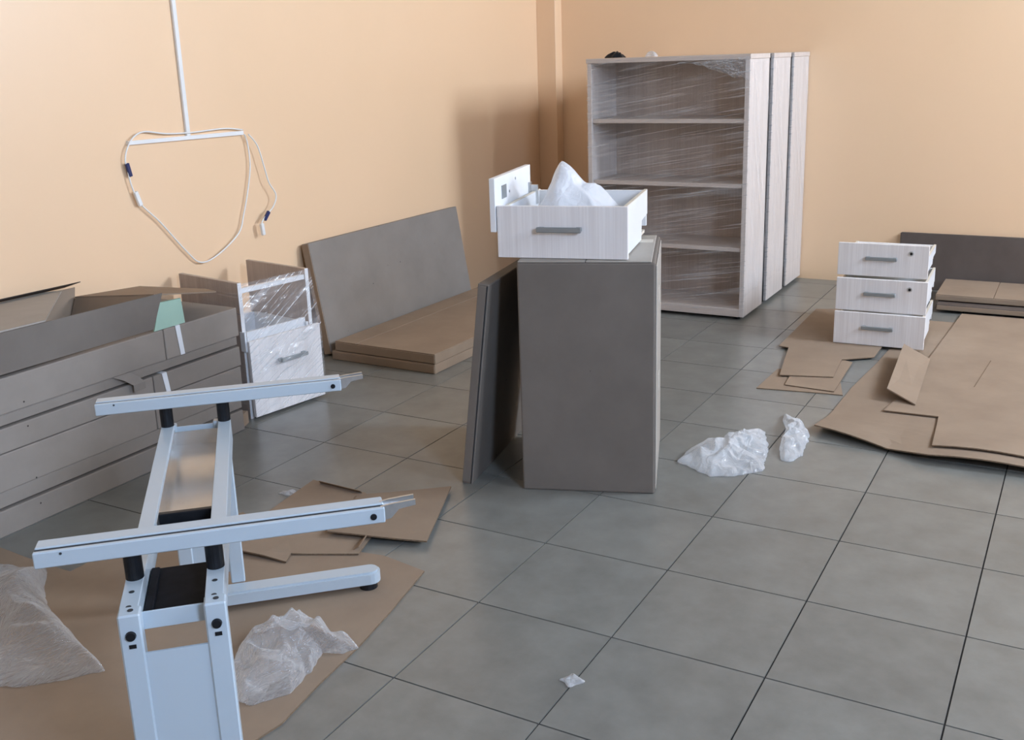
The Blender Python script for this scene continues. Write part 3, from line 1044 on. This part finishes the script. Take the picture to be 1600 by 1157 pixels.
sheet('broad lower cardboard sheet at right with its front edge curling up', [(0.512, 1.685), (0.523, 1.945), (0.525, 2.307), (0.555, 2.75), (0.565, 3.008), (0.62, 3.657), (1.416, 3.693), (1.75, 3.6), (1.75, 1.52), (1.562, 1.543), (1.257, 1.567), (1.116, 1.559), (0.948, 1.553), (0.8, 1.594)], 0.0, 0.005,
      lambda x, y: (0.034 * smoothstep(1.95, 1.60, y) * (0.25 + 0.75 * abs(math.sin((x - 0.81) * 5.2)))) + 0.004 * smoothstep(2.3, 1.9, y))
r2 = sheet('upper cardboard sheet at right with a cut-out corner, on the broad one', [(0.709, 2.028), (0.735, 2.25), (0.741, 2.462), (0.76, 2.80), (0.775, 3.145), (0.80, 3.85), (1.411, 3.85), (1.72, 3.85), (1.70, 1.64), (1.525, 1.656), (1.252, 1.641), (0.948, 1.628), (0.918, 2.038)], 0.008, 0.005,
           lambda x, y: (0.036 * smoothstep(1.95, 1.60, y) * (0.25 + 0.75 * abs(math.sin((x - 0.81) * 5.2)))) + 0.005 * smoothstep(2.3, 1.9, y))
# flap of the upper sheet folded up on its right-hand edge
bm = prism_bm([(0.815, 2.14, 0.016), (0.690, 2.20, 0.052), (0.650, 2.86, 0.074), (0.775, 2.84, 0.018)], (0.001, 0.0, 0.005))
link('raised_flap', bm, 'card', r2)
bm = prism_bm([(1.00, 2.50, 0.0135), (1.004, 2.50, 0.0135), (1.03, 2.95, 0.0135), (1.026, 2.95, 0.0135)], (0, 0, 0.0006))
link('slit', bm, 'fluting', r2)
sheet('lowest of the small cardboard pieces left of the drawer stack', [(0.149, 2.146), (0.156, 2.465), (0.35, 2.52), (0.42, 2.534), (0.513, 2.195), (0.440, 2.19), (0.367, 2.179)], 0.0, 0.004)
sheet('middle of the small cardboard pieces left of the drawer stack', [(0.241, 2.348), (0.253, 2.228), (0.471, 2.215), (0.451, 2.694), (0.347, 2.732)], 0.005, 0.004)
sheet('long cardboard piece running under the drawer stack', [(0.065, 2.823), (0.116, 2.812), (0.198, 2.344), (0.425, 2.407), (0.400, 2.70), (0.53, 2.80), (0.53, 3.203), (0.393, 3.805), (0.049, 3.667)], 0.0105, 0.004)


# ------------------------------------------------------------------ flat packs by the back wall
bb = thing('long_board', 'long dark brown board leaning on the back wall behind the drawer stack', 'board', (0.355, 4.462, 0), 0)
mt = Matrix.Rotation(math.radians(-6.5), 4, 'X')
link('body', box_bm(((0, 0, 0.0), (1.30, 0.032, 0.345)), bevel=0.003, mat=mt), 'card_dark', bb)
link('end_flap', box_bm(((-0.004, 0.003, 0.004), (0.0005, 0.029, 0.341)), bevel=0.001, mat=mt), 'card', bb)
flat_carton('lower flat carton on the floor before the long dark board', (0.66, 3.88, 0.016), (1.70, 4.40, 0.050), 'card_dark', 0)
flat_carton('upper pale flat carton on the floor before the long dark board', (0.645, 3.95, 0.056), (1.70, 4.40, 0.090), 'card', math.radians(0.5), crease=0.3)


# ------------------------------------------------------------------ plastic
o = link('plastic_bag', bag_bm([(-1.50, -0.52), (-1.418, -0.47), (-1.256, -0.423), (-1.17, -0.50), (-1.05, -0.577), (-0.714, -0.691), (-0.657, -0.709), (-0.728, -0.794), (-0.793, -0.853), (-0.891, -0.90), (-1.2, -0.99), (-1.45, -0.80)], 0.12, 2.3, folds=3.6, base=0.007, crumple=0.7), 'bag_clear', smooth=True)
tag(o, 'big clear plastic bag spread on the cardboard left of the desk frame', 'plastic bag')
o = link('plastic_bag', bag_bm([(-0.434, -0.466), (-0.445, -0.412), (-0.395, -0.352), (-0.36, -0.308), (-0.267, -0.322), (-0.151, -0.345), (-0.169, -0.382), (-0.217, -0.399), (-0.196, -0.464), (-0.175, -0.582), (-0.237, -0.664), (-0.36, -0.586)], 0.105, 5.1, folds=9.0, base=0.007, crumple=0.7), 'bag_thin', smooth=True)
tag(o, 'crumpled milky plastic bag on the cardboard right of the desk frame', 'plastic bag')
o = link('plastic_bag', bag_bm([(0.135, 1.185), (0.137, 1.30), (0.205, 1.33), (0.25, 1.48), (0.282, 1.60), (0.337, 1.62), (0.400, 1.45), (0.440, 1.238), (0.369, 1.147), (0.29, 1.105), (0.212, 1.152)], 0.07, 8.4, folds=9.0, base=0.001, crumple=0.6), 'bag_milky', smooth=True)
tag(o, 'crumpled white plastic bag on the bare tiles beside the tall carton', 'plastic bag')
o = link('plastic_wrap', bag_bm([(0.353, 1.843), (0.402, 1.815), (0.455, 1.756), (0.502, 1.654), (0.529, 1.437), (0.508, 1.354), (0.469, 1.363), (0.433, 1.478), (0.426, 1.557), (0.414, 1.662), (0.365, 1.778)], 0.055, 11.7, folds=12.0, base=0.001, crumple=0.6, npts=80, rings=16), 'bag_milky', smooth=True)
tag(o, 'small twisted piece of plastic wrap by the cardboard corner', 'plastic wrap')
o = link('plastic_scrap', bag_bm([(-1.02, 0.33), (-0.985, 0.375), (-0.95, 0.36), (-0.96, 0.33)], 0.012, 1.7, folds=30, base=0.001, npts=30, rings=6), 'bag_milky', smooth=True)
tag(o, 'tiny white plastic scrap on the tiles behind the desk frame', 'plastic scrap')
o = link('plastic_scrap', bag_bm([(0.364, -0.232), (0.402, -0.250), (0.422, -0.210), (0.384, -0.195)], 0.006, 3.7, folds=30, base=0.001, npts=30, rings=6), 'bag_milky', smooth=True)
tag(o, 'tiny white plastic scrap on the tiles in the near foreground', 'plastic scrap')

# white bag piled in the drawer on the carton
cr_, sr_ = math.cos(RD), math.sin(RD)


def loc2(u, v):
    return (-0.348 + cr_ * u - sr_ * v, 0.768 + sr_ * u + cr_ * v)


pk = Vector((*loc2(0.165, 0.25), 0))
pk2 = Vector((*loc2(0.315, 0.29), 0))


def heap(x, y, h, env, rd):
    d = (Vector((x, y, 0)) - pk)
    du = d.x * cr_ + d.y * sr_
    dv = -d.x * sr_ + d.y * cr_
    s = (du + 0.0) / (0.055 if du < 0 else 0.115)
    a = 0.150 * math.exp(-abs(s) ** 1.4 - (dv / 0.13) ** 2)
    d2 = (Vector((x, y, 0)) - pk2).length / 0.06
    return env * (0.112 + a + 0.038 * math.exp(-d2 * d2) + 0.018 * (rd - 0.5))


o = link('plastic_bag', bag_bm([loc2(0.03, 0.03), loc2(0.22, 0.028), loc2(0.40, 0.03), loc2(0.40, 0.24), loc2(0.39, 0.46), loc2(0.22, 0.47), loc2(0.03, 0.46), loc2(0.03, 0.24)], 0.1, 6.6, folds=11.0, base=0.832, hfun=heap, centre=loc2(0.2, 0.24)), 'bag_white', smooth=True)
tag(o, 'white bag heaped to a peak inside the drawer on the tall carton', 'plastic bag')

# scraps on top of the bookcase
o = link('plastic_scrap', bag_bm([(-1.10, 3.30), (-1.06, 3.38), (-1.00, 3.36), (-0.99, 3.30), (-1.04, 3.285)], 0.035, 4.4, folds=25, base=1.4395, npts=40, rings=8, peak=1.0), 'black', smooth=True)
tag(o, 'black crumpled plastic scrap lying on top of the foremost bookcase', 'plastic scrap')
o = link('plastic_scrap', bag_bm([(-0.86, 3.31), (-0.84, 3.35), (-0.79, 3.34), (-0.80, 3.30)], 0.03, 9.4, folds=25, base=1.4395, npts=30, rings=8, peak=1.0), 'bag_milky', smooth=True)
tag(o, 'white crumpled plastic scrap lying on top of the foremost bookcase', 'plastic scrap')

# ------------------------------------------------------------------ trunking and cords on the left wall
tk = thing('cable_trunking', 'white T-shaped cable trunking fixed to the left wall', 'trunking', (XL, 1.14, 1.165), 0)
link('vertical_duct', box_bm(((0, -0.012, 0.004), (0.014, 0.010, ZC - 1.165)), bevel=0.002), 'cord', tk)
bm = prism_bm([(0, -0.332, -0.008), (0, 0.336, -0.016), (0, 0.336, 0.002), (0, -0.332, 0.008)], (0.013, 0, 0))
link('horizontal_duct', bm, 'cord', tk)


def wall_path(pts, x=None):
    xs = x or [-2.112] * len(pts)
    return smooth_path([(xs[i], p[0], p[1]) for i, p in enumerate(pts)])


c1 = [(1.465, 1.172), (1.352, 1.186), (1.157, 1.183), (1.012, 1.188), (0.894, 1.205), (0.831, 1.186), (0.79, 1.138), (0.776, 1.095), (0.782, 1.068), (0.788, 1.007), (0.808, 0.944), (0.835, 0.902), (0.919, 0.82), (1.042, 0.676), (1.12, 0.609), (1.229, 0.625), (1.372, 0.701), (1.418, 0.785), (1.458, 0.885), (1.491, 1.001), (1.489, 1.106), (1.474, 1.151)]
k1 = thing('power_cord', 'white cord looping down below the trunking with navy and white connectors', 'cord', (-2.112, 1.14, 1.165))
off = Vector((-2.112, 1.14, 1.165))
link('cable', tube_bm([p - off for p in wall_path(c1)], 0.0034), 'cord', k1, smooth=True)


def connector(parent, p, q, r, mat):
    bm = bmesh.new()
    a, b = Vector((0, p[0] - 1.14, p[1] - 1.165)), Vector((0, q[0] - 1.14, q[1] - 1.165))
    d = (b - a)
    mt_ = Matrix.Translation((a + b) / 2) @ d.to_track_quat('Z', 'X').to_matrix().to_4x4()
    L_ = d.length / 2
    add_box(bm, (-r, -r * 0.8, -L_), (r, r * 0.8, L_), 0.002, mt_)
    return link('connector', bm, mat, parent)


n1 = connector(k1, (0.782, 1.085), (0.793, 1.030), 0.0085, 'navy')
n1['label'] = 'navy blue connector'
connector(k1, (0.806, 0.965), (0.826, 0.905), 0.0095, 'cord')
c2 = [(1.478, 1.151), (1.53, 1.093), (1.563, 0.988), (1.584, 0.916), (1.625, 0.852), (1.6, 0.799), (1.545, 0.763), (1.51, 0.731), (1.511, 0.70)]
k2 = thing('power_cord', 'short white cord hanging from the right end of the trunking', 'cord', (-2.090, 1.14, 1.165))
link('cable', tube_bm([p - off for p in wall_path(c2)], 0.0034), 'cord', k2, smooth=True)
n2 = connector(k2, (1.565, 0.778), (1.530, 0.742), 0.0085, 'navy')
n2['label'] = 'navy blue connector'
connector(k2, (1.508, 0.728), (1.514, 0.672), 0.0095, 'cord')
